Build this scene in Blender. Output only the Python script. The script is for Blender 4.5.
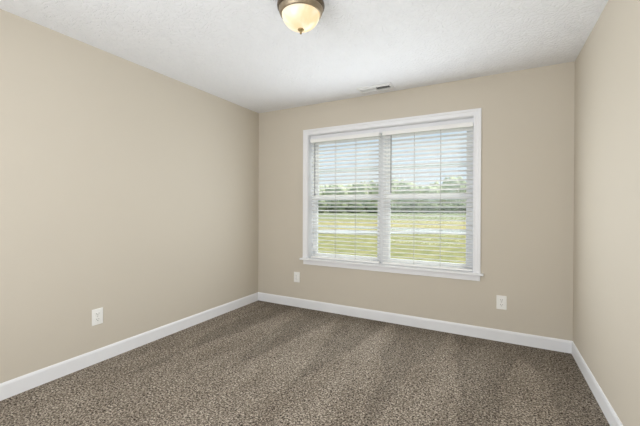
import bpy, bmesh, math, random
from mathutils import Vector, Matrix, noise

sc = bpy.context.scene
for o in list(bpy.data.objects):
    bpy.data.objects.remove(o)
COL = sc.collection
rnd = random.Random(7)

# ------------------------------------------------------------------ camera
YAW, PITCH, ROLL = 0.48745, -0.00478, 0.00394
CAM = Vector((2.71783, -3.41016, 1.21026))
cy_, sy_ = math.cos(YAW), math.sin(YAW)
FWD = Vector((-sy_ * math.cos(PITCH), cy_ * math.cos(PITCH), math.sin(PITCH)))
R0 = Vector((cy_, sy_, 0))
U0 = R0.cross(FWD)
RV = R0 * math.cos(ROLL) + U0 * math.sin(ROLL)
UV = -R0 * math.sin(ROLL) + U0 * math.cos(ROLL)
cd = bpy.data.cameras.new('camera')
cam = bpy.data.objects.new('camera', cd)
COL.objects.link(cam)
m = Matrix((RV, UV, -FWD)).transposed().to_4x4()
m.translation = CAM
cam.matrix_world = m
cd.sensor_width = 36
cd.lens = 36 * 327.8 / 640
cd.shift_y = -3.58 / 640
cd.clip_start = 0.02
cd.clip_end = 2000
sc.camera = cam

# ------------------------------------------------------------------ world, sun, lights, exposure
sc.view_settings.view_transform = 'Standard'
sc.view_settings.look = 'None'
sc.view_settings.gamma = 1
sc.view_settings.exposure = 0.0
sc.view_settings.use_curve_mapping = False
sc.cycles.use_denoising = True
sc.cycles.max_bounces = 10
sc.cycles.diffuse_bounces = 6
sc.cycles.transparent_max_bounces = 12
sc.cycles.sample_clamp_indirect = 4

w = bpy.data.worlds.new('sky')
sc.world = w
w.use_nodes = True
nt = w.node_tree
nt.nodes.clear()
n_out = nt.nodes.new('ShaderNodeOutputWorld')
n_bg = nt.nodes.new('ShaderNodeBackground')
n_tc = nt.nodes.new('ShaderNodeTexCoord')
n_sep = nt.nodes.new('ShaderNodeSeparateXYZ')
n_rmp = nt.nodes.new('ShaderNodeValToRGB')
n_map = nt.nodes.new('ShaderNodeMapping')
n_map.inputs['Scale'].default_value = (1.0, 1.0, 3.5)
n_noi = nt.nodes.new('ShaderNodeTexNoise')
n_noi.inputs['Scale'].default_value = 2.6
n_noi.inputs['Detail'].default_value = 5
n_cr = nt.nodes.new('ShaderNodeValToRGB')
n_mix = nt.nodes.new('ShaderNodeMixRGB')
n_mix.inputs[2].default_value = (0.84, 0.88, 0.93, 1)
nt.links.new(n_tc.outputs['Generated'], n_sep.inputs[0])
nt.links.new(n_sep.outputs['Z'], n_rmp.inputs[0])
e = n_rmp.color_ramp.elements
e[0].position = 0.0; e[0].color = (0.84, 0.90, 0.96, 1)
e[1].position = 0.6; e[1].color = (0.30, 0.50, 0.80, 1)
k = e.new(0.22); k.color = (0.66, 0.79, 0.94, 1)
nt.links.new(n_tc.outputs['Generated'], n_map.inputs[0])
nt.links.new(n_map.outputs[0], n_noi.inputs['Vector'])
nt.links.new(n_noi.outputs['Fac'], n_cr.inputs[0])
n_cr.color_ramp.elements[0].position = 0.46
n_cr.color_ramp.elements[1].position = 0.64
nt.links.new(n_cr.outputs[0], n_mix.inputs[0])
nt.links.new(n_rmp.outputs[0], n_mix.inputs[1])
nt.links.new(n_mix.outputs[0], n_bg.inputs[0])
n_bg.inputs[1].default_value = 1.0
nt.links.new(n_bg.outputs[0], n_out.inputs[0])

sd = bpy.data.lights.new('sun', 'SUN')
sd.energy = 6.0
sd.angle = 0.01
sd.color = (1.0, 0.96, 0.88)
sun = bpy.data.objects.new('sun', sd)
COL.objects.link(sun)
sun.rotation_euler = Vector((-0.30, -0.45, -0.85)).to_track_quat('-Z', 'Y').to_euler()


def area(name, loc, direction, sx, sy, power, col):
    d = bpy.data.lights.new(name, 'AREA')
    d.shape = 'RECTANGLE'
    d.size, d.size_y = sx, sy
    d.energy = power
    d.color = col
    o = bpy.data.objects.new(name, d)
    COL.objects.link(o)
    o.location = loc
    o.rotation_euler = Vector(direction).to_track_quat('-Z', 'Y').to_euler()
    return o


# added area lights: daylight boost inside the window; unseen fill behind the camera
area('window_daylight_fill', (1.75, -0.06, 1.22), (0, -1, 0), 1.6, 1.10, 26, (0.92, 0.965, 1.0))
area('rear_fill', (1.60, -4.0, 1.4), (0.34, 1, -0.04), 2.0, 2.0, 75, (0.94, 0.965, 1.0))


# ------------------------------------------------------------------ materials
def nodes(name):
    mt = bpy.data.materials.new(name)
    mt.use_nodes = True
    t = mt.node_tree
    return mt, t, t.nodes['Principled BSDF']


def mat(name, col, rough=0.5, metal=0.0, var=0.04, vs=8.0, bump=0.0, bs=60.0, spec=0.5):
    mt, t, b = nodes(name)
    b.inputs['Roughness'].default_value = rough
    b.inputs['Metallic'].default_value = metal
    b.inputs['Specular IOR Level'].default_value = spec
    tc = t.nodes.new('ShaderNodeTexCoord')
    no = t.nodes.new('ShaderNodeTexNoise')
    no.inputs['Scale'].default_value = vs
    no.inputs['Detail'].default_value = 3
    t.links.new(tc.outputs['Object'], no.inputs['Vector'])
    r = t.nodes.new('ShaderNodeValToRGB')
    r.color_ramp.elements[0].position = 0.3
    r.color_ramp.elements[1].position = 0.7
    r.color_ramp.elements[0].color = (*[c * (1 - var) for c in col], 1)
    r.color_ramp.elements[1].color = (*[min(1, c * (1 + var)) for c in col], 1)
    t.links.new(no.outputs['Fac'], r.inputs[0])
    t.links.new(r.outputs[0], b.inputs['Base Color'])
    if bump:
        n2 = t.nodes.new('ShaderNodeTexNoise')
        n2.inputs['Scale'].default_value = bs
        n2.inputs['Detail'].default_value = 4
        t.links.new(tc.outputs['Object'], n2.inputs['Vector'])
        bp = t.nodes.new('ShaderNodeBump')
        bp.inputs['Strength'].default_value = bump
        bp.inputs['Distance'].default_value = 0.002
        t.links.new(n2.outputs['Fac'], bp.inputs['Height'])
        t.links.new(bp.outputs[0], b.inputs['Normal'])
    return mt


M_WALL = mat('beige_wall_paint', (0.60, 0.55, 0.465), 0.75, var=0.01, vs=1.2, bump=0.15, bs=180, spec=0.3)
M_TRIM = mat('white_trim_paint', (0.83, 0.84, 0.86), 0.38, var=0.01)
M_VINYL = mat('white_window_vinyl', (0.66, 0.67, 0.68), 0.6, var=0.01)
M_SLAT = mat('white_blind_slat', (0.90, 0.90, 0.885), 0.6, var=0.015, vs=4)
M_CORD = mat('pale_cord', (0.62, 0.62, 0.60), 0.8)
M_LIFT = mat('backlit_lift_cord', (0.30, 0.30, 0.28), 0.8)  # backlit darkness of a white cord is put into this grey
M_WAND = mat('grey_wand', (0.24, 0.245, 0.24), 0.4)
M_PLATE = mat('white_outlet_plastic', (0.88, 0.88, 0.85), 0.3, var=0.01)
M_SLOT = mat('dark_slot', (0.05, 0.05, 0.05), 0.6)
M_SCREW = mat('screw_metal', (0.55, 0.55, 0.53), 0.35, metal=0.8)
M_BRONZE = mat('antique_bronze', (0.13, 0.10, 0.07), 0.38, metal=0.75, var=0.25, vs=18)
M_RING = mat('lip_sheen_bronze', (0.33, 0.27, 0.19), 0.45, metal=0.7, var=0.1, vs=20)  # reflected light on the lower lip is put into this paler bronze
M_BRASS = mat('aged_brass', (0.30, 0.22, 0.10), 0.4, metal=0.6, var=0.2, vs=30)
M_VENT = mat('white_vent_enamel', (0.80, 0.81, 0.81), 0.4, var=0.01)
M_DUCT_SHADE = mat('painted_duct_shade', (0.11, 0.115, 0.12), 0.8)  # dark sheet colour standing in for the shade inside the duct
M_ROAD = mat('pale_concrete_road', (0.42, 0.42, 0.41), 0.9, var=0.06, vs=2)
M_BARK = mat('tree_bark', (0.13, 0.10, 0.07), 0.9, var=0.3, vs=3)


def ceiling_mat():
    mt, t, b = nodes('textured_ceiling_paint')
    b.inputs['Base Color'].default_value = (0.855, 0.87, 0.90, 1)
    b.inputs['Roughness'].default_value = 0.85
    b.inputs['Specular IOR Level'].default_value = 0.2
    tc = t.nodes.new('ShaderNodeTexCoord')
    wn = t.nodes.new('ShaderNodeTexNoise')
    wn.inputs['Scale'].default_value = 9
    wn.inputs['Detail'].default_value = 2
    t.links.new(tc.outputs['Object'], wn.inputs['Vector'])
    ad = t.nodes.new('ShaderNodeVectorMath'); ad.operation = 'MULTIPLY_ADD'
    ad.inputs[1].default_value = (0.16, 0.16, 0.16)
    t.links.new(wn.outputs['Color'], ad.inputs[0])
    t.links.new(tc.outputs['Object'], ad.inputs[2])
    vo = t.nodes.new('ShaderNodeTexVoronoi')
    vo.feature = 'DISTANCE_TO_EDGE'
    vo.inputs['Scale'].default_value = 20
    t.links.new(ad.outputs[0], vo.inputs['Vector'])
    r = t.nodes.new('ShaderNodeValToRGB')
    r.color_ramp.elements[0].position = 0.0
    r.color_ramp.elements[1].position = 0.16
    t.links.new(vo.outputs['Distance'], r.inputs[0])
    n2 = t.nodes.new('ShaderNodeTexNoise')
    n2.inputs['Scale'].default_value = 48
    n2.inputs['Detail'].default_value = 3
    n2.inputs['Distortion'].default_value = 1.2
    t.links.new(ad.outputs[0], n2.inputs['Vector'])
    mx = t.nodes.new('ShaderNodeMath'); mx.operation = 'MULTIPLY_ADD'
    mx.inputs[1].default_value = 1.6
    t.links.new(n2.outputs['Fac'], mx.inputs[0])
    t.links.new(r.outputs[0], mx.inputs[2])
    bp = t.nodes.new('ShaderNodeBump')
    bp.inputs['Strength'].default_value = 0.6
    bp.inputs['Distance'].default_value = 0.0044
    t.links.new(mx.outputs[0], bp.inputs['Height'])
    t.links.new(bp.outputs[0], b.inputs['Normal'])
    return mt


def carpet_mat():
    mt, t, b = nodes('taupe_frieze_carpet')
    b.inputs['Roughness'].default_value = 1.0
    b.inputs['Specular IOR Level'].default_value = 0.05
    tc = t.nodes.new('ShaderNodeTexCoord')

    def noi(scale, detail, vec=None, rough=0.5, dist=0.0):
        n = t.nodes.new('ShaderNodeTexNoise')
        n.inputs['Scale'].default_value = scale
        n.inputs['Detail'].default_value = detail
        n.inputs['Roughness'].default_value = rough
        n.inputs['Distortion'].default_value = dist
        t.links.new(vec or tc.outputs['Object'], n.inputs['Vector'])
        return n
    fine = noi(98, 3, rough=0.68, dist=0.7)
    r = t.nodes.new('ShaderNodeValToRGB')
    els = r.color_ramp.elements
    els[0].position = 0.36; els[0].color = (0.028, 0.022, 0.018, 1)
    els[1].position = 0.65; els[1].color = (0.560, 0.496, 0.412, 1)
    a = els.new(0.45); a.color = (0.120, 0.098, 0.075, 1)
    a = els.new(0.50); a.color = (0.216, 0.182, 0.146, 1)
    a = els.new(0.56); a.color = (0.336, 0.290, 0.236, 1)
    t.links.new(fine.outputs['Fac'], r.inputs[0])
    # vacuum tracks: the pile leans in strips, as broad soft patches
    mp = t.nodes.new('ShaderNodeMapping')
    mp.inputs['Rotation'].default_value = (0, 0, 0.12)
    mp.inputs['Scale'].default_value = (3.6, 0.9, 1)
    t.links.new(tc.outputs['Object'], mp.inputs[0])
    tr = noi(1.3, 4, mp.outputs[0], rough=0.6)
    r2 = t.nodes.new('ShaderNodeValToRGB')
    r2.color_ramp.elements[0].position = 0.36; r2.color_ramp.elements[0].color = (0.80, 0.79, 0.78, 1)
    r2.color_ramp.elements[1].position = 0.66; r2.color_ramp.elements[1].color = (1.04, 1.05, 1.06, 1)
    t.links.new(tr.outputs['Fac'], r2.inputs[0])
    def mth(op, a_, b_=None, c_=None):
        n = t.nodes.new('ShaderNodeMath'); n.operation = op
        for k, v in enumerate((a_, b_, c_)):
            if v is None:
                continue
            if isinstance(v, (int, float)):
                n.inputs[k].default_value = v
            else:
                t.links.new(v, n.inputs[k])
        return n.outputs[0]
    # wedge-shaped strokes left by the vacuum cleaner head, widening away from the window wall
    se = t.nodes.new('ShaderNodeSeparateXYZ')
    t.links.new(tc.outputs['Object'], se.inputs[0])
    wob = noi(2.2, 2)
    wx = mth('MULTIPLY_ADD', wob.outputs['Fac'], 0.12, se.outputs['X'])
    pp = mth('DIVIDE', mth('PINGPONG', mth('ADD', wx, 3.18), 0.28), 0.28)
    wy = mth('MULTIPLY_ADD', noi(1.7, 1).outputs['Fac'], 0.9, mth('MULTIPLY', se.outputs['Y'], -0.55))
    df = mth('SUBTRACT', mth('SUBTRACT', wy, 0.42), pp)
    mk = t.nodes.new('ShaderNodeMapRange'); mk.interpolation_type = 'SMOOTHSTEP'
    mk.inputs['From Min'].default_value = -0.07; mk.inputs['From Max'].default_value = 0.07
    mk.inputs['To Min'].default_value = 0.90; mk.inputs['To Max'].default_value = 1.11
    t.links.new(df, mk.inputs['Value'])
    mul0 = t.nodes.new('ShaderNodeMixRGB'); mul0.blend_type = 'MULTIPLY'; mul0.inputs[0].default_value = 1
    t.links.new(r.outputs[0], mul0.inputs[1]); t.links.new(mk.outputs[0], mul0.inputs[2])
    mul = t.nodes.new('ShaderNodeMixRGB'); mul.blend_type = 'MULTIPLY'; mul.inputs[0].default_value = 1
    t.links.new(mul0.outputs[0], mul.inputs[1])
    t.links.new(r2.outputs[0], mul.inputs[2])
    t.links.new(mul.outputs[0], b.inputs['Base Color'])
    bp = t.nodes.new('ShaderNodeBump')
    bp.inputs['Strength'].default_value = 0.7
    bp.inputs['Distance'].default_value = 0.008
    t.links.new(fine.outputs['Fac'], bp.inputs['Height'])
    t.links.new(bp.outputs[0], b.inputs['Normal'])
    return mt


def glass_mat():
    mt = bpy.data.materials.new('window_glass')
    mt.use_nodes = True
    t = mt.node_tree
    t.nodes.clear()
    o = t.nodes.new('ShaderNodeOutputMaterial')
    mx = t.nodes.new('ShaderNodeMixShader')
    tr = t.nodes.new('ShaderNodeBsdfTransparent')
    tr.inputs[0].default_value = (0.96, 0.98, 0.97, 1)
    gl = t.nodes.new('ShaderNodeBsdfGlossy')
    gl.inputs['Roughness'].default_value = 0.02
    mx.inputs[0].default_value = 0.012
    t.links.new(tr.outputs[0], mx.inputs[1])
    t.links.new(gl.outputs[0], mx.inputs[2])
    t.links.new(mx.outputs[0], o.inputs[0])
    return mt


def dome_mat():
    mt, t, b = nodes('lit_alabaster_glass')
    b.inputs['Base Color'].default_value = (0.30, 0.27, 0.21, 1)
    b.inputs['Roughness'].default_value = 0.25
    tc = t.nodes.new('ShaderNodeTexCoord')
    n = t.nodes.new('ShaderNodeTexNoise')
    n.inputs['Scale'].default_value = 7
    n.inputs['Detail'].default_value = 3
    n.inputs['Distortion'].default_value = 1.0
    t.links.new(tc.outputs['Object'], n.inputs['Vector'])
    r = t.nodes.new('ShaderNodeValToRGB')
    r.color_ramp.elements[0].position = 0.40; r.color_ramp.elements[0].color = (1.0, 0.74, 0.40, 1)
    r.color_ramp.elements[1].position = 0.62; r.color_ramp.elements[1].color = (1.0, 0.93, 0.70, 1)
    t.links.new(n.outputs['Fac'], r.inputs[0])
    t.links.new(r.outputs[0], b.inputs['Emission Color'])
    b.inputs['Emission Strength'].default_value = 0.82
    return mt


def ground_mat():
    mt, t, b = nodes('field_grass')
    b.inputs['Roughness'].default_value = 1.0
    b.inputs['Specular IOR Level'].default_value = 0.0
    tc = t.nodes.new('ShaderNodeTexCoord')
    se = t.nodes.new('ShaderNodeSeparateXYZ')
    t.links.new(tc.outputs['Object'], se.inputs[0])
    wob = t.nodes.new('ShaderNodeTexNoise'); wob.inputs['Scale'].default_value = 0.25
    t.links.new(tc.outputs['Object'], wob.inputs['Vector'])
    ad = t.nodes.new('ShaderNodeMath'); ad.operation = 'MULTIPLY_ADD'; ad.inputs[1].default_value = 5.0
    t.links.new(wob.outputs['Fac'], ad.inputs[0])
    t.links.new(se.outputs['Y'], ad.inputs[2])
    dv = t.nodes.new('ShaderNodeMath'); dv.operation = 'DIVIDE'; dv.inputs[1].default_value = 100.0
    t.links.new(ad.outputs[0], dv.inputs[0])
    r = t.nodes.new('ShaderNodeValToRGB')
    els = r.color_ramp.elements
    els[0].position = 0.0; els[0].color = (0.285, 0.274, 0.137, 1)
    els[1].position = 0.95; els[1].color = (0.249, 0.274, 0.178, 1)
    for p, c in ((0.26, (0.297, 0.285, 0.142)), (0.285, (0.392, 0.338, 0.172)), (0.44, (0.368, 0.333, 0.178)), (0.54, (0.274, 0.285, 0.178))):
        k = els.new(p); k.color = (*c, 1)
    t.links.new(dv.outputs[0], r.inputs[0])
    n = t.nodes.new('ShaderNodeTexNoise'); n.inputs['Scale'].default_value = 1.6; n.inputs['Detail'].default_value = 6
    t.links.new(tc.outputs['Object'], n.inputs['Vector'])
    r2 = t.nodes.new('ShaderNodeValToRGB')
    r2.color_ramp.elements[0].position = 0.35; r2.color_ramp.elements[0].color = (0.72, 0.78, 0.70, 1)
    r2.color_ramp.elements[1].position = 0.65; r2.color_ramp.elements[1].color = (1.15, 1.1, 1.05, 1)
    t.links.new(n.outputs['Fac'], r2.inputs[0])
    mul = t.nodes.new('ShaderNodeMixRGB'); mul.blend_type = 'MULTIPLY'; mul.inputs[0].default_value = 1
    t.links.new(r.outputs[0], mul.inputs[1]); t.links.new(r2.outputs[0], mul.inputs[2])
    t.links.new(mul.outputs[0], b.inputs['Base Color'])
    return mt


def leaf_mat(name, c0, c1):
    mt, t, b = nodes(name)
    b.inputs['Roughness'].default_value = 0.9
    b.inputs['Specular IOR Level'].default_value = 0.1
    tc = t.nodes.new('ShaderNodeTexCoord')
    n = t.nodes.new('ShaderNodeTexNoise'); n.inputs['Scale'].default_value = 1.2; n.inputs['Detail'].default_value = 6
    t.links.new(tc.outputs['Object'], n.inputs['Vector'])
    r = t.nodes.new('ShaderNodeValToRGB')
    r.color_ramp.elements[0].position = 0.36; r.color_ramp.elements[0].color = (*c0, 1)
    r.color_ramp.elements[1].position = 0.62; r.color_ramp.elements[1].color = (*c1, 1)
    t.links.new(n.outputs['Fac'], r.inputs[0])
    t.links.new(r.outputs[0], b.inputs['Base Color'])
    return mt


M_CEIL, M_CARPET, M_GLASS, M_DOME, M_GROUND = ceiling_mat(), carpet_mat(), glass_mat(), dome_mat(), ground_mat()
M_LEAF = leaf_mat('hazed_leaves', (0.48, 0.52, 0.35), (0.66, 0.68, 0.50))  # distance haze is put into the pale leaf colour
M_DARKLEAF = leaf_mat('dark_leaves', (0.15, 0.18, 0.10), (0.34, 0.38, 0.23))


# ------------------------------------------------------------------ mesh helpers
def bx(bm, x0, x1, y0, y1, z0, z1, bev=0.0):
    vs = [bm.verts.new(v) for v in ((x0, y0, z0), (x1, y0, z0), (x1, y1, z0), (x0, y1, z0),
                                    (x0, y0, z1), (x1, y0, z1), (x1, y1, z1), (x0, y1, z1))]
    fs = [bm.faces.new([vs[i] for i in f]) for f in
          ((3, 2, 1, 0), (4, 5, 6, 7), (0, 1, 5, 4), (1, 2, 6, 5), (2, 3, 7, 6), (3, 0, 4, 7))]
    if bev:
        es = {e for f in fs for e in f.edges}
        bmesh.ops.bevel(bm, geom=list(es), offset=bev, segments=2, affect='EDGES', profile=0.5)


def tube(bm, a, b, r, seg=10):
    a, b = Vector(a), Vector(b)
    d = b - a
    q = d.to_track_quat('Z', 'Y')
    mm = Matrix.Translation((a + b) / 2) @ q.to_matrix().to_4x4()
    bmesh.ops.create_cone(bm, cap_ends=True, segments=seg, radius1=r, radius2=r, depth=d.length, matrix=mm)


def lathe(bm, prof, c, seg=64):
    """prof: list of (radius, z) from top to bottom; radius 0 ends become a pole"""
    rings = []
    for r, z in prof:
        if r < 1e-6:
            rings.append([bm.verts.new((c[0], c[1], z))])
        else:
            rings.append([bm.verts.new((c[0] + r * math.cos(2 * math.pi * i / seg), c[1] + r * math.sin(2 * math.pi * i / seg), z)) for i in range(seg)])
    for a, b in zip(rings, rings[1:]):
        for i in range(seg):
            j = (i + 1) % seg
            if len(a) == 1 and len(b) == 1:
                continue
            if len(a) == 1:
                bm.faces.new((a[0], b[j], b[i]))
            elif len(b) == 1:
                bm.faces.new((a[i], a[j], b[0]))
            else:
                bm.faces.new((a[i], a[j], b[j], b[i]))


def obj(name, bm, material, parent=None, smooth=False):
    bmesh.ops.recalc_face_normals(bm, faces=bm.faces[:])
    me = bpy.data.meshes.new(name)
    bm.to_mesh(me)
    bm.free()
    me.materials.append(material)
    if smooth:
        for p in me.polygons:
            p.use_smooth = True
    o = bpy.data.objects.new(name, me)
    COL.objects.link(o)
    if parent:
        o.parent = parent
        o.matrix_parent_inverse = Matrix.Translation(parent.location).inverted()
    return o


def struct(name, bm, material, label=None):
    o = obj(name, bm, material)
    o['kind'] = 'structure'
    if label:
        o['label'] = label
    return o


def empty(name, loc):
    o = bpy.data.objects.new(name, None)
    o.empty_display_size = 0.1
    COL.objects.link(o)
    o.location = loc
    return o


def tag(o, label, cat, group=None):
    o['label'] = label
    o['category'] = cat
    if group:
        o['group'] = group
    return o


N = bmesh.new
W, H, YF = 3.308, 2.44, -4.2     # room width, height, rear wall
T = 0.16                         # outer wall thickness
OX0, OX1, OZ0, OZ1 = 0.746, 2.549, 0.590, 2.082     # window opening

# ------------------------------------------------------------------ room shell
b = N(); bx(b, -0.14, W + 0.14, YF - 0.14, T, -0.2, 0.0)
struct('floor', b, M_CARPET, 'taupe speckled frieze carpet covering the whole floor')
b = N(); bx(b, -0.14, W + 0.14, YF - 0.14, T, H, H + 0.2)
struct('ceiling', b, M_CEIL, 'white stomp-textured ceiling')
b = N(); bx(b, -0.14, 0, YF, T, 0, H)
struct('wall_left', b, M_WALL, 'long beige wall at the left of the window wall')
b = N(); bx(b, W, W + 0.14, YF, T, 0, H)
struct('wall_right', b, M_WALL, 'beige wall at the right edge of the room')
b = N()
bx(b, 0, OX0, 0, T, 0, H); bx(b, OX1, W, 0, T, 0, H)
bx(b, OX0, OX1, 0, T, 0, OZ0); bx(b, OX0, OX1, 0, T, OZ1, H)
struct('wall_back', b, M_WALL, 'beige wall that holds the twin window')
b = N(); bx(b, -0.14, W + 0.14, YF - 0.14, YF, 0, H)
struct('wall_rear', b, M_WALL, 'beige wall facing the window wall')


def baseboard(name, axis, a0, a1, sgn, off):
    """profile extruded along x ('x') or y ('y'); sgn = direction out of the wall"""
    prof = [(0, 0), (0.0095, 0), (0.0095, 0.088), (0.008, 0.093), (0.0065, 0.100), (0.004, 0.105), (0, 0.105)]
    bm = N()
    rows = []
    for a, mit in ((a0, 1), (a1, -1)):
        r = []
        for d, z in prof:
            s = a + mit * d       # mitred corners
            r.append(bm.verts.new((s, off + sgn * d, z) if axis == 'x' else (off + sgn * d, s, z)))
        rows.append(r)
    n = len(prof)
    for i in range(n):
        j = (i + 1) % n
        bm.faces.new((rows[0][i], rows[0][j], rows[1][j], rows[1][i]))
    bm.faces.new(rows[0]); bm.faces.new(rows[1][::-1])
    return struct(name, bm, M_TRIM)


baseboard('baseboard_back', 'x', 0, W, -1, 0)['label'] = 'white baseboard below the window'
baseboard('baseboard_left', 'y', YF, 0, 1, 0)['label'] = 'white baseboard along the left wall'
baseboard('baseboard_right', 'y', YF, 0, -1, W)['label'] = 'white baseboard along the right wall'
baseboard('baseboard_rear', 'x', 0, W, 1, YF)['label'] = 'white baseboard of the wall facing the window'

# ------------------------------------------------------------------ window casing (trim_1), stool and apron (trim_2), jamb lining (trim_3)
CW = 0.063


def mitred_casing():
    # (distance from opening edge, thickness) profile of a colonial casing
    prof = [(0.0, 0.0), (0.0, 0.009), (0.006, 0.012), (0.014, 0.010), (0.036, 0.013), (0.043, 0.018), (CW - 0.004, 0.019), (CW, 0.016), (CW, 0.0)]
    bm = N()
    rows = []
    zb = 0.606
    for kx, kz in ((0, 0), (0, 1), (1, 1), (1, 0)):
        r = []
        for d, th in prof:
            x = OX0 - d if kx == 0 else OX1 + d
            z = OZ1 + d if kz else zb
            r.append(bm.verts.new((x, -th, z)))
        rows.append(r)
    n = len(prof)
    for a, c in zip(rows, rows[1:]):
        for i in range(n - 1):
            bm.faces.new((a[i], a[i + 1], c[i + 1], c[i]))
    bm.faces.new(rows[0]); bm.faces.new(rows[3][::-1])
    return bm


struct('trim_1', mitred_casing(), M_TRIM, 'white moulded casing around the twin window')
b = N()
bx(b, 0.655, 2.637, -0.046, 0.0, 0.585, 0.606, 0.004)
bx(b, OX0, OX1, -0.001, 0.105, 0.5905, 0.606)
bx(b, 0.690, 2.609, -0.015, 0.0, 0.531, 0.5855, 0.003)
struct('trim_2', b, M_TRIM, 'white window sill with its apron board')
b = N()
JD = 0.105
bx(b, OX0, OX0 + 0.004, 0.0, JD, 0.606, OZ1)
bx(b, OX1 - 0.004, OX1, 0.0, JD, 0.606, OZ1)
bx(b, OX0 + 0.004, OX1 - 0.004, 0.0, JD, OZ1 - 0.004, OZ1)
bx(b, OX0 + 0.004, OX1 - 0.004, 0.062, JD, 2.0325, OZ1 - 0.004)
struct('trim_3', b, M_TRIM, 'white jamb boards lining the window opening')

# ------------------------------------------------------------------ two window units
XM = 1.6475


def window(idx, x0, x1, label):
    root = empty('window_%d' % idx, ((x0 + x1) / 2, 0.11, 0.606))
    root['kind'] = 'structure'
    root['label'] = label
    fw = 0.030
    z0, z1 = 0.600, OZ1 - 0.002
    fy0, fy1 = 0.105, 0.158
    b = N()
    bx(b, x0, x0 + fw, fy0, fy1, z0, z1); bx(b, x1 - fw, x1, fy0, fy1, z0, z1)
    bx(b, x0 + fw, x1 - fw, fy0, fy1, z1 - 0.035, z1); bx(b, x0 + fw, x1 - fw, fy0, fy1, z0, z0 + 0.012)
    obj('window_frame', b, M_VINYL, root)
    a0, a1 = x0 + fw, x1 - fw
    st = 0.040
    zm0, zm1 = 1.300, 1.356

    def sash(nm, y0, y1, s0, s1, rb, rt):
        b = N()
        bx(b, a0, a0 + st, y0, y1, s0, s1, 0.002); bx(b, a1 - st, a1, y0, y1, s0, s1, 0.002)
        bx(b, a0 + st - 0.001, a1 - st + 0.001, y0 + 0.0005, y1, s0, s0 + rb, 0.002)
        bx(b, a0 + st - 0.001, a1 - st + 0.001, y0 + 0.0005, y1, s1 - rt, s1, 0.002)
        s = obj(nm, b, M_VINYL, root)
        yg = (y0 + y1) / 2
        g0, g1, h0, h1 = a0 + st, a1 - st, s0 + rb, s1 - rt
        b = N(); bx(b, g0 - 0.004, g1 + 0.004, yg - 0.008, yg - 0.005, h0 - 0.004, h1 + 0.004)
        p = obj('pane', b, M_GLASS, s)
        b = N()
        zc = (h0 + h1) / 2 - (0.026 if nm == "upper_sash" else 0.0)
        bx(b, g0, g1, yg - 0.0035, yg + 0.0035, zc - 0.008, zc + 0.008)
        obj('muntin', b, M_VINYL, s)
        return s
    sash('upper_sash', 0.134, 0.156, zm0, z1 - 0.035, 0.050, 0.038)
    ls = sash('lower_sash', 0.108, 0.132, z0 + 0.012, zm1, 0.050, 0.050)
    for dx in (-0.17, 0.17):
        b = N()
        xc = (x0 + x1) / 2 + dx
        bx(b, xc - 0.026, xc + 0.026, 0.108, 0.130, zm1, zm1 + 0.009, 0.003)
        tube(b, (xc, 0.117, zm1 + 0.009), (xc, 0.117, zm1 + 0.015), 0.009, 16)
        obj('sash_lock', b, M_VINYL, ls)
    return root


window(1, OX0 + 0.002, XM - 0.001, 'left half of the twin window, double-hung with a bar across each sash')
window(2, XM + 0.001, OX1 - 0.002, 'right half of the twin window, double-hung with a bar across each sash')


# ------------------------------------------------------------------ blinds
SLAT_Y, SLAT_W, TILT = 0.054, 0.050, math.radians(14)


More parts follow.
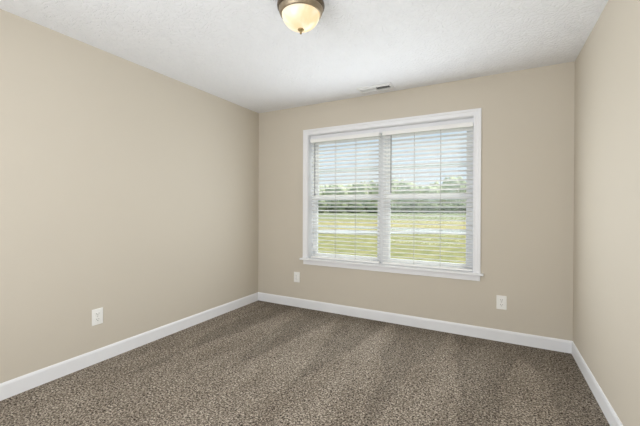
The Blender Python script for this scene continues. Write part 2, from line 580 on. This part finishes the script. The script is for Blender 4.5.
def blind(x0, x1, wand_x, wand_z, label):
    root = empty('window_blind', ((x0 + x1) / 2, SLAT_Y, 2.035))
    tag(root, label, 'blind', 'white slatted blinds in the twin window')
    b = N()
    bx(b, x0 + 0.002, x1 - 0.002, 0.026, 0.080, 1.992, 2.030, 0.002)
    obj('headrail', b, M_SLAT, root)
    b = N()
    bx(b, x0, x1, 0.015, 0.022, 1.990, 2.032, 0.0025)
    bx(b, x0, x1, 0.0125, 0.016, 2.020, 2.030, 0.001)
    obj('valance', b, M_SLAT, root)
    # cambered slats, room-side edge raised
    b = N()
    n, ztop, zbot = 31, 1.972, 0.650
    ct, st = math.cos(TILT), math.sin(TILT)
    K = 6
    for i in range(n):
        zc = ztop + (zbot - ztop) * i / (n - 1) + rnd.uniform(-0.0006, 0.0006)
        ends = []
        for x in (x0 + 0.003, x1 - 0.003):
            loop = []
            for side in (1, -1):
                for k in range(K + 1):
                    u = -0.5 + k / K if side == 1 else 0.5 - k / K
                    cam_ = 0.0022 * (1 - 4 * u * u)
                    yy, zz = u * SLAT_W, cam_ + side * 0.0014
                    loop.append(b.verts.new((x, SLAT_Y + yy * ct + zz * st, zc - yy * st + zz * ct)))
            ends.append(loop)
        L = len(ends[0])
        for k in range(L):
            j = (k + 1) % L
            b.faces.new((ends[0][k], ends[0][j], ends[1][j], ends[1][k]))
        b.faces.new(ends[0][::-1]); b.faces.new(ends[1])
    obj('slats', b, M_SLAT, root)
    b = N()
    bx(b, x0 + 0.003, x1 - 0.003, SLAT_Y - 0.025, SLAT_Y + 0.025, 0.6085, 0.6285, 0.004)
    obj('bottom_rail', b, M_SLAT, root)
    for fx in (0.375, 0.668):
        xc = x0 + (x1 - x0) * fx
        b = N()
        for yy in (SLAT_Y - 0.0262, SLAT_Y + 0.0262):
            tube(b, (xc, yy, 0.622), (xc, yy, 1.994), 0.0010, 6)
        obj('ladder_cord', b, M_CORD, root)
        b = N()
        tube(b, (xc, SLAT_Y, 0.622), (xc, SLAT_Y, 1.994), 0.0018, 6)
        obj('lift_cord', b, M_LIFT, root)
    xc = x0 + (x1 - x0) * 0.86
    b = N()
    tube(b, (xc, 0.010, 1.40), (xc, 0.010, 1.985), 0.0012, 6)
    tube(b, (xc, 0.010, 1.37), (xc, 0.010, 1.40), 0.005, 8)
    obj('pull_cord', b, M_SLAT, root)
    b = N()
    tube(b, (wand_x, 0.008, wand_z), (wand_x, 0.008, 1.975), 0.0058, 8)
    tube(b, (wand_x, 0.008, wand_z - 0.012), (wand_x, 0.008, wand_z + 0.012), 0.006, 10)
    tube(b, (wand_x, 0.008, 1.972), (wand_x, 0.030, 1.998), 0.002, 6)
    obj('tilt_wand', b, M_WAND, root)
    return root


blind(0.765, 1.622, 0.834, 1.370, 'white open slatted blind in the left half of the twin window')
blind(1.655, 2.540, 1.754, 1.385, 'white open slatted blind in the right half of the twin window')


# ------------------------------------------------------------------ flush ceiling light
LC = (1.701, -1.744)
root = empty('ceiling_light', (LC[0], LC[1], H))
tag(root, 'round flush ceiling light with bronze rim and lit alabaster glass bowl', 'ceiling light')
b = N()
lathe(b, [(0.0, 2.4395), (0.124, 2.4395), (0.128, 2.434), (0.129, 2.425), (0.134, 2.419), (0.139, 2.411), (0.1405, 2.401), (0.139, 2.393),
          (0.134, 2.386), (0.132, 2.382), (0.0, 2.382)], LC)
obj('rim', b, M_BRONZE, root, True)
b = N()
lathe(b, [(0.110, 2.3815), (0.1315, 2.3815), (0.1305, 2.376), (0.128, 2.368), (0.1245, 2.360), (0.122, 2.354), (0.119, 2.351), (0.115, 2.350), (0.1125, 2.352), (0.1122, 2.366), (0.110, 2.3815)], LC)
obj('retaining_ring', b, M_RING, root, True)['label'] = 'bronze ring holding the glass bowl, paler for its painted-in sheen'
b = N()
prof = [(0.1118, 2.364)]
for i in range(0, 17):
    a = i / 16 * math.pi / 2
    prof.append((0.1118 * math.cos(a) ** 0.85 if i < 16 else 0.0, 2.353 - 0.085 * math.sin(a) ** 1.12))
lathe(b, prof, LC)
obj('glass_bowl', b, M_DOME, root, True)
b = N()
lathe(b, [(0.0, 2.2695), (0.016, 2.2695), (0.0185, 2.266), (0.016, 2.261), (0.009, 2.257), (0.005, 2.254), (0.0045, 2.251), (0.0065, 2.248),
          (0.007, 2.244), (0.005, 2.240), (0.0, 2.2385)], LC, 32)
obj('finial', b, M_BRASS, root, True)


# ------------------------------------------------------------------ ceiling vent
VX0, VX1, VY0, VY1 = 1.462, 1.818, -0.262, -0.108
root = empty('ceiling_vent', ((VX0 + VX1) / 2, (VY0 + VY1) / 2, H))
tag(root, 'white rectangular air vent in the ceiling above the window', 'vent')
zf = H - 0.016
ox0, ox1, oy0, oy1 = VX0 + 0.03, VX1 - 0.022, VY0 + 0.034, VY1 - 0.034
b = N()
bx(b, VX0, ox0, VY0, VY1, H - 0.007, H - 0.0005, 0.002); bx(b, ox1, VX1, VY0, VY1, H - 0.007, H - 0.0005, 0.002)
bx(b, ox0 - 0.001, ox1 + 0.001, VY0, oy0, H - 0.007, H - 0.0005, 0.002); bx(b, ox0 - 0.001, ox1 + 0.001, oy1, VY1, H - 0.007, H - 0.0005, 0.002)
bx(b, ox0 - 0.004, ox0, oy0 - 0.004, oy1 + 0.004, zf, H - 0.006); bx(b, ox1, ox1 + 0.004, oy0 - 0.004, oy1 + 0.004, zf, H - 0.006)
bx(b, ox0, ox1, oy0 - 0.004, oy0, zf, H - 0.006); bx(b, ox0, ox1, oy1, oy1 + 0.004, zf, H - 0.006)
obj('frame', b, M_VENT, root)
b = N(); bx(b, ox0, ox1, oy0, oy1, H - 0.0025, H - 0.0005)
obj('backing', b, M_DUCT_SHADE, root)
for (p0, p1, dirx) in ((ox0, (ox0 + ox1) / 2 - 0.004, 1), ((ox0 + ox1) / 2 + 0.004, ox1, -1)):
    b = N()
    n = 11
    for i in range(n):
        xc = p0 + (p1 - p0) * (i + 0.5) / n
        h = 0.0048
        v = [b.verts.new(c) for c in ((xc - dirx * h, oy0, zf + 0.001), (xc + dirx * h, oy0, zf + 0.0115), (xc + dirx * h, oy1, zf + 0.0115), (xc - dirx * h, oy1, zf + 0.001))]
        v2 = [b.verts.new(q.co + Vector((0.0009, 0, 0))) for q in v]
        b.faces.new(v); b.faces.new(v2[::-1])
        for k in range(4):
            j = (k + 1) % 4
            b.faces.new((v[k], v2[k], v2[j], v[j]))
    obj('louver', b, M_VENT, root)
b = N(); bx(b, (ox0 + ox1) / 2 - 0.004, (ox0 + ox1) / 2 + 0.004, oy0, oy1, zf, H - 0.003)
obj('divider', b, M_VENT, root)


# ------------------------------------------------------------------ wall outlets (built facing -y at the origin, then turned)
def outlet(loc, rz, label):
    root = empty('wall_outlet', loc)
    tag(root, label, 'outlet', 'white wall outlets')
    parts = []
    b = N(); bx(b, -0.037, 0.037, -0.0065, 0.0, -0.0595, 0.0595, 0.0028)
    parts.append(('cover_plate', b, M_PLATE, None))
    for s in (1, -1):
        zc = s * 0.0205
        b = N()
        bx(b, -0.017, 0.017, -0.009, -0.0055, zc - 0.0145, zc + 0.0145, 0.0025)
        parts.append(('socket', b, M_PLATE, None))
        b = N()
        bx(b, -0.0085, -0.0062, -0.0093, -0.008, zc - 0.001, zc + 0.008)
        bx(b, 0.0062, 0.0085, -0.0093, -0.008, zc + 0.000, zc + 0.008)
        tube(b, (0, -0.0093, zc - 0.007), (0, -0.008, zc - 0.007), 0.0026, 12)
        parts.append(('slot', b, M_SLOT, 'socket'))
    b = N(); tube(b, (0, -0.0078, 0), (0, -0.006, 0), 0.0032, 14)
    parts.append(('screw', b, M_SCREW, None))
    last = None
    for nm, bm, mt, par in parts:
        bmesh.ops.recalc_face_normals(bm, faces=bm.faces[:])
        me = bpy.data.meshes.new(nm); bm.to_mesh(me); bm.free(); me.materials.append(mt)
        o = bpy.data.objects.new(nm, me); COL.objects.link(o)
        o.parent = last if par else root
        if nm == 'socket':
            last = o
    root.rotation_euler = (0, 0, rz)
    root.scale = (1.1, 1.0, 1.05)


outlet((0.0005, -1.973, 0.359), math.pi / 2, 'white duplex outlet on the long left wall above the baseboard')
outlet((0.594, -0.0005, 0.363), 0, 'white duplex outlet just below the left end of the window sill')
outlet((2.785, -0.0005, 0.356), 0, 'white duplex outlet between the window and the right corner')

# ------------------------------------------------------------------ outdoors
GZ = -0.49                       # ground level outside; camera stands 1.7 m above it
YD = Vector((-sy_, cy_, 0))      # direction away from the house, across the field
XD = Vector((cy_, sy_, 0))


def field(lat, dep, z=GZ):
    return Vector((CAM.x, CAM.y, 0)) + XD * lat + YD * dep + Vector((0, 0, z))


def patch(name, l0, l1, d0, d1, zo, material, sub=1, label=None):
    bm = N()
    v = [bm.verts.new((l, d, zo)) for l, d in ((l0, d0), (l1, d0), (l1, d1), (l0, d1))]
    v2 = [bm.verts.new((q.co.x, q.co.y, zo - 0.3)) for q in v]
    bm.faces.new(v); bm.faces.new(v2[::-1])
    for k in range(4):
        j = (k + 1) % 4
        bm.faces.new((v[k], v2[k], v2[j], v[j]))
    o = struct(name, bm, material, label)
    o.location = (CAM.x, CAM.y, GZ)
    o.rotation_euler = (0, 0, YAW)
    return o


patch('ground', -400, 400, 7.0, 700, 0.0, M_GROUND, label='open grass field outside the window')
patch('road', -300, 300, 21.6, 24.6, 0.03, M_ROAD, label='pale road crossing the field outside the window')


def blob_mesh(name, material, kind, seed):
    r = random.Random(seed)
    bm = N()
    if kind == 'tree':
        lobes = [(0, 0, 0.60, 0.40)] + [(0.30 * math.cos(a), 0.30 * math.sin(a), r.uniform(0.40, 0.72), r.uniform(0.20, 0.29)) for a in [r.uniform(0, 6.28) for _ in range(9)]] \
            + [(r.uniform(-.1, .1), r.uniform(-.1, .1), 0.80, 0.20)] + [(0.32 * math.cos(a), 0.32 * math.sin(a), r.uniform(0.22, 0.34), r.uniform(0.16, 0.22)) for a in (0.3, 1.5, 2.7, 3.8, 5.1)]
    else:
        lobes = [(0, 0, 0.45, 0.5)] + [(r.uniform(-.45, .45), r.uniform(-.3, .3), r.uniform(0.3, 0.7), r.uniform(0.25, 0.33)) for _ in range(6)]
    for x, y, z, rad in lobes:
        res = bmesh.ops.create_icosphere(bm, subdivisions=3, radius=rad, matrix=Matrix.Translation((x, y, z)))
        for v in res['verts']:
            d = (v.co - Vector((x, y, z)))
            f = 1 + 0.45 * noise.noise(v.co * 7 + Vector((seed, 0, 0))) + 0.25 * noise.noise(v.co * 17)
            v.co = Vector((x, y, z)) + d * f
            v.co.z = max(v.co.z, 0.0)
    me = bpy.data.meshes.new(name)
    bm.to_mesh(me); bm.free()
    me.materials.append(material)
    for p in me.polygons:
        p.use_smooth = True
    return me


def trunk_mesh():
    bm = N()
    bmesh.ops.create_cone(bm, cap_ends=True, segments=10, radius1=0.035, radius2=0.018, depth=0.5, matrix=Matrix.Translation((0, 0, 0.25)))
    for a in (0.5, 2.6, 4.6):
        tube(bm, (0, 0, 0.3), (0.2 * math.cos(a), 0.2 * math.sin(a), 0.52), 0.010, 6)
    me = bpy.data.meshes.new('trunk'); bm.to_mesh(me); bm.free(); me.materials.append(M_BARK)
    return me


CROWNS = [blob_mesh('crown', M_LEAF, 'tree', s) for s in (1, 2, 3, 4)]
BUSHES = [blob_mesh('shrub', M_DARKLEAF, 'bush', s) for s in (11, 12, 13)]
TRUNK = trunk_mesh()


def tree(i, lat, dep, hgt, wid):
    root = empty('field_tree', field(lat, dep))
    tag(root, 'light green leafy tree in the distant treeline beyond the field', 'tree', 'treeline beyond the field')
    rz = rnd.uniform(0, 6.28)
    for nm, me in (('trunk', TRUNK), ('crown', CROWNS[i % 4])):
        o = bpy.data.objects.new(nm, me)
        COL.objects.link(o)
        o.parent = root
        o.scale = (wid, wid, hgt)
        o.rotation_euler = (0, 0, rz)


# tops of the treeline (pixels above the horizon) at lateral offsets, seen through the window
TOP = [(-400, 24), (0, 21), (15, 24), (35, 26), (60, 27), (75, 29), (90, 27), (105, 23), (118, 26), (127, 31), (150, 31), (200, 24), (300, 22), (500, 27), (700, 24)]


def top_at(u):
    for (a, p), (c, q) in zip(TOP, TOP[1:]):
        if a <= u <= c:
            return p + (q - p) * (u - a) / (c - a)
    return 24


i = 0
for dep, wid, u0 in ((128, 7.2, -150), (141, 7.6, -139), (154, 8.0, -146)):
    u = u0
    while u < 420:
        t_ = (top_at(u) + rnd.uniform(-2.5, 0.5)) / 328 * dep + 1.7
        tree(i, u / 328 * dep, dep + rnd.uniform(-0.5, 0.5), t_, wid * rnd.uniform(0.95, 1.02))
        u += wid * 1.28 / dep * 328
        i += 1
i = 0
for dep, u0 in ((112, -150), (119.5, -141)):
    u = u0
    while u < 420:
        o = bpy.data.objects.new('shrub', BUSHES[i % 3])
        COL.objects.link(o)
        o.location = field(u / 328 * dep, dep)
        o.scale = (4.2 * rnd.uniform(0.95, 1.05), 4.4, rnd.uniform(3.0, 4.2))
        o.rotation_euler = (0, 0, rnd.uniform(-0.12, 0.12) + YAW)
        tag(o, 'dark green shrub in the low hedge line before the distant trees', 'shrub', 'dark shrubs along the treeline')
        u += 6.4 / dep * 328
        i += 1
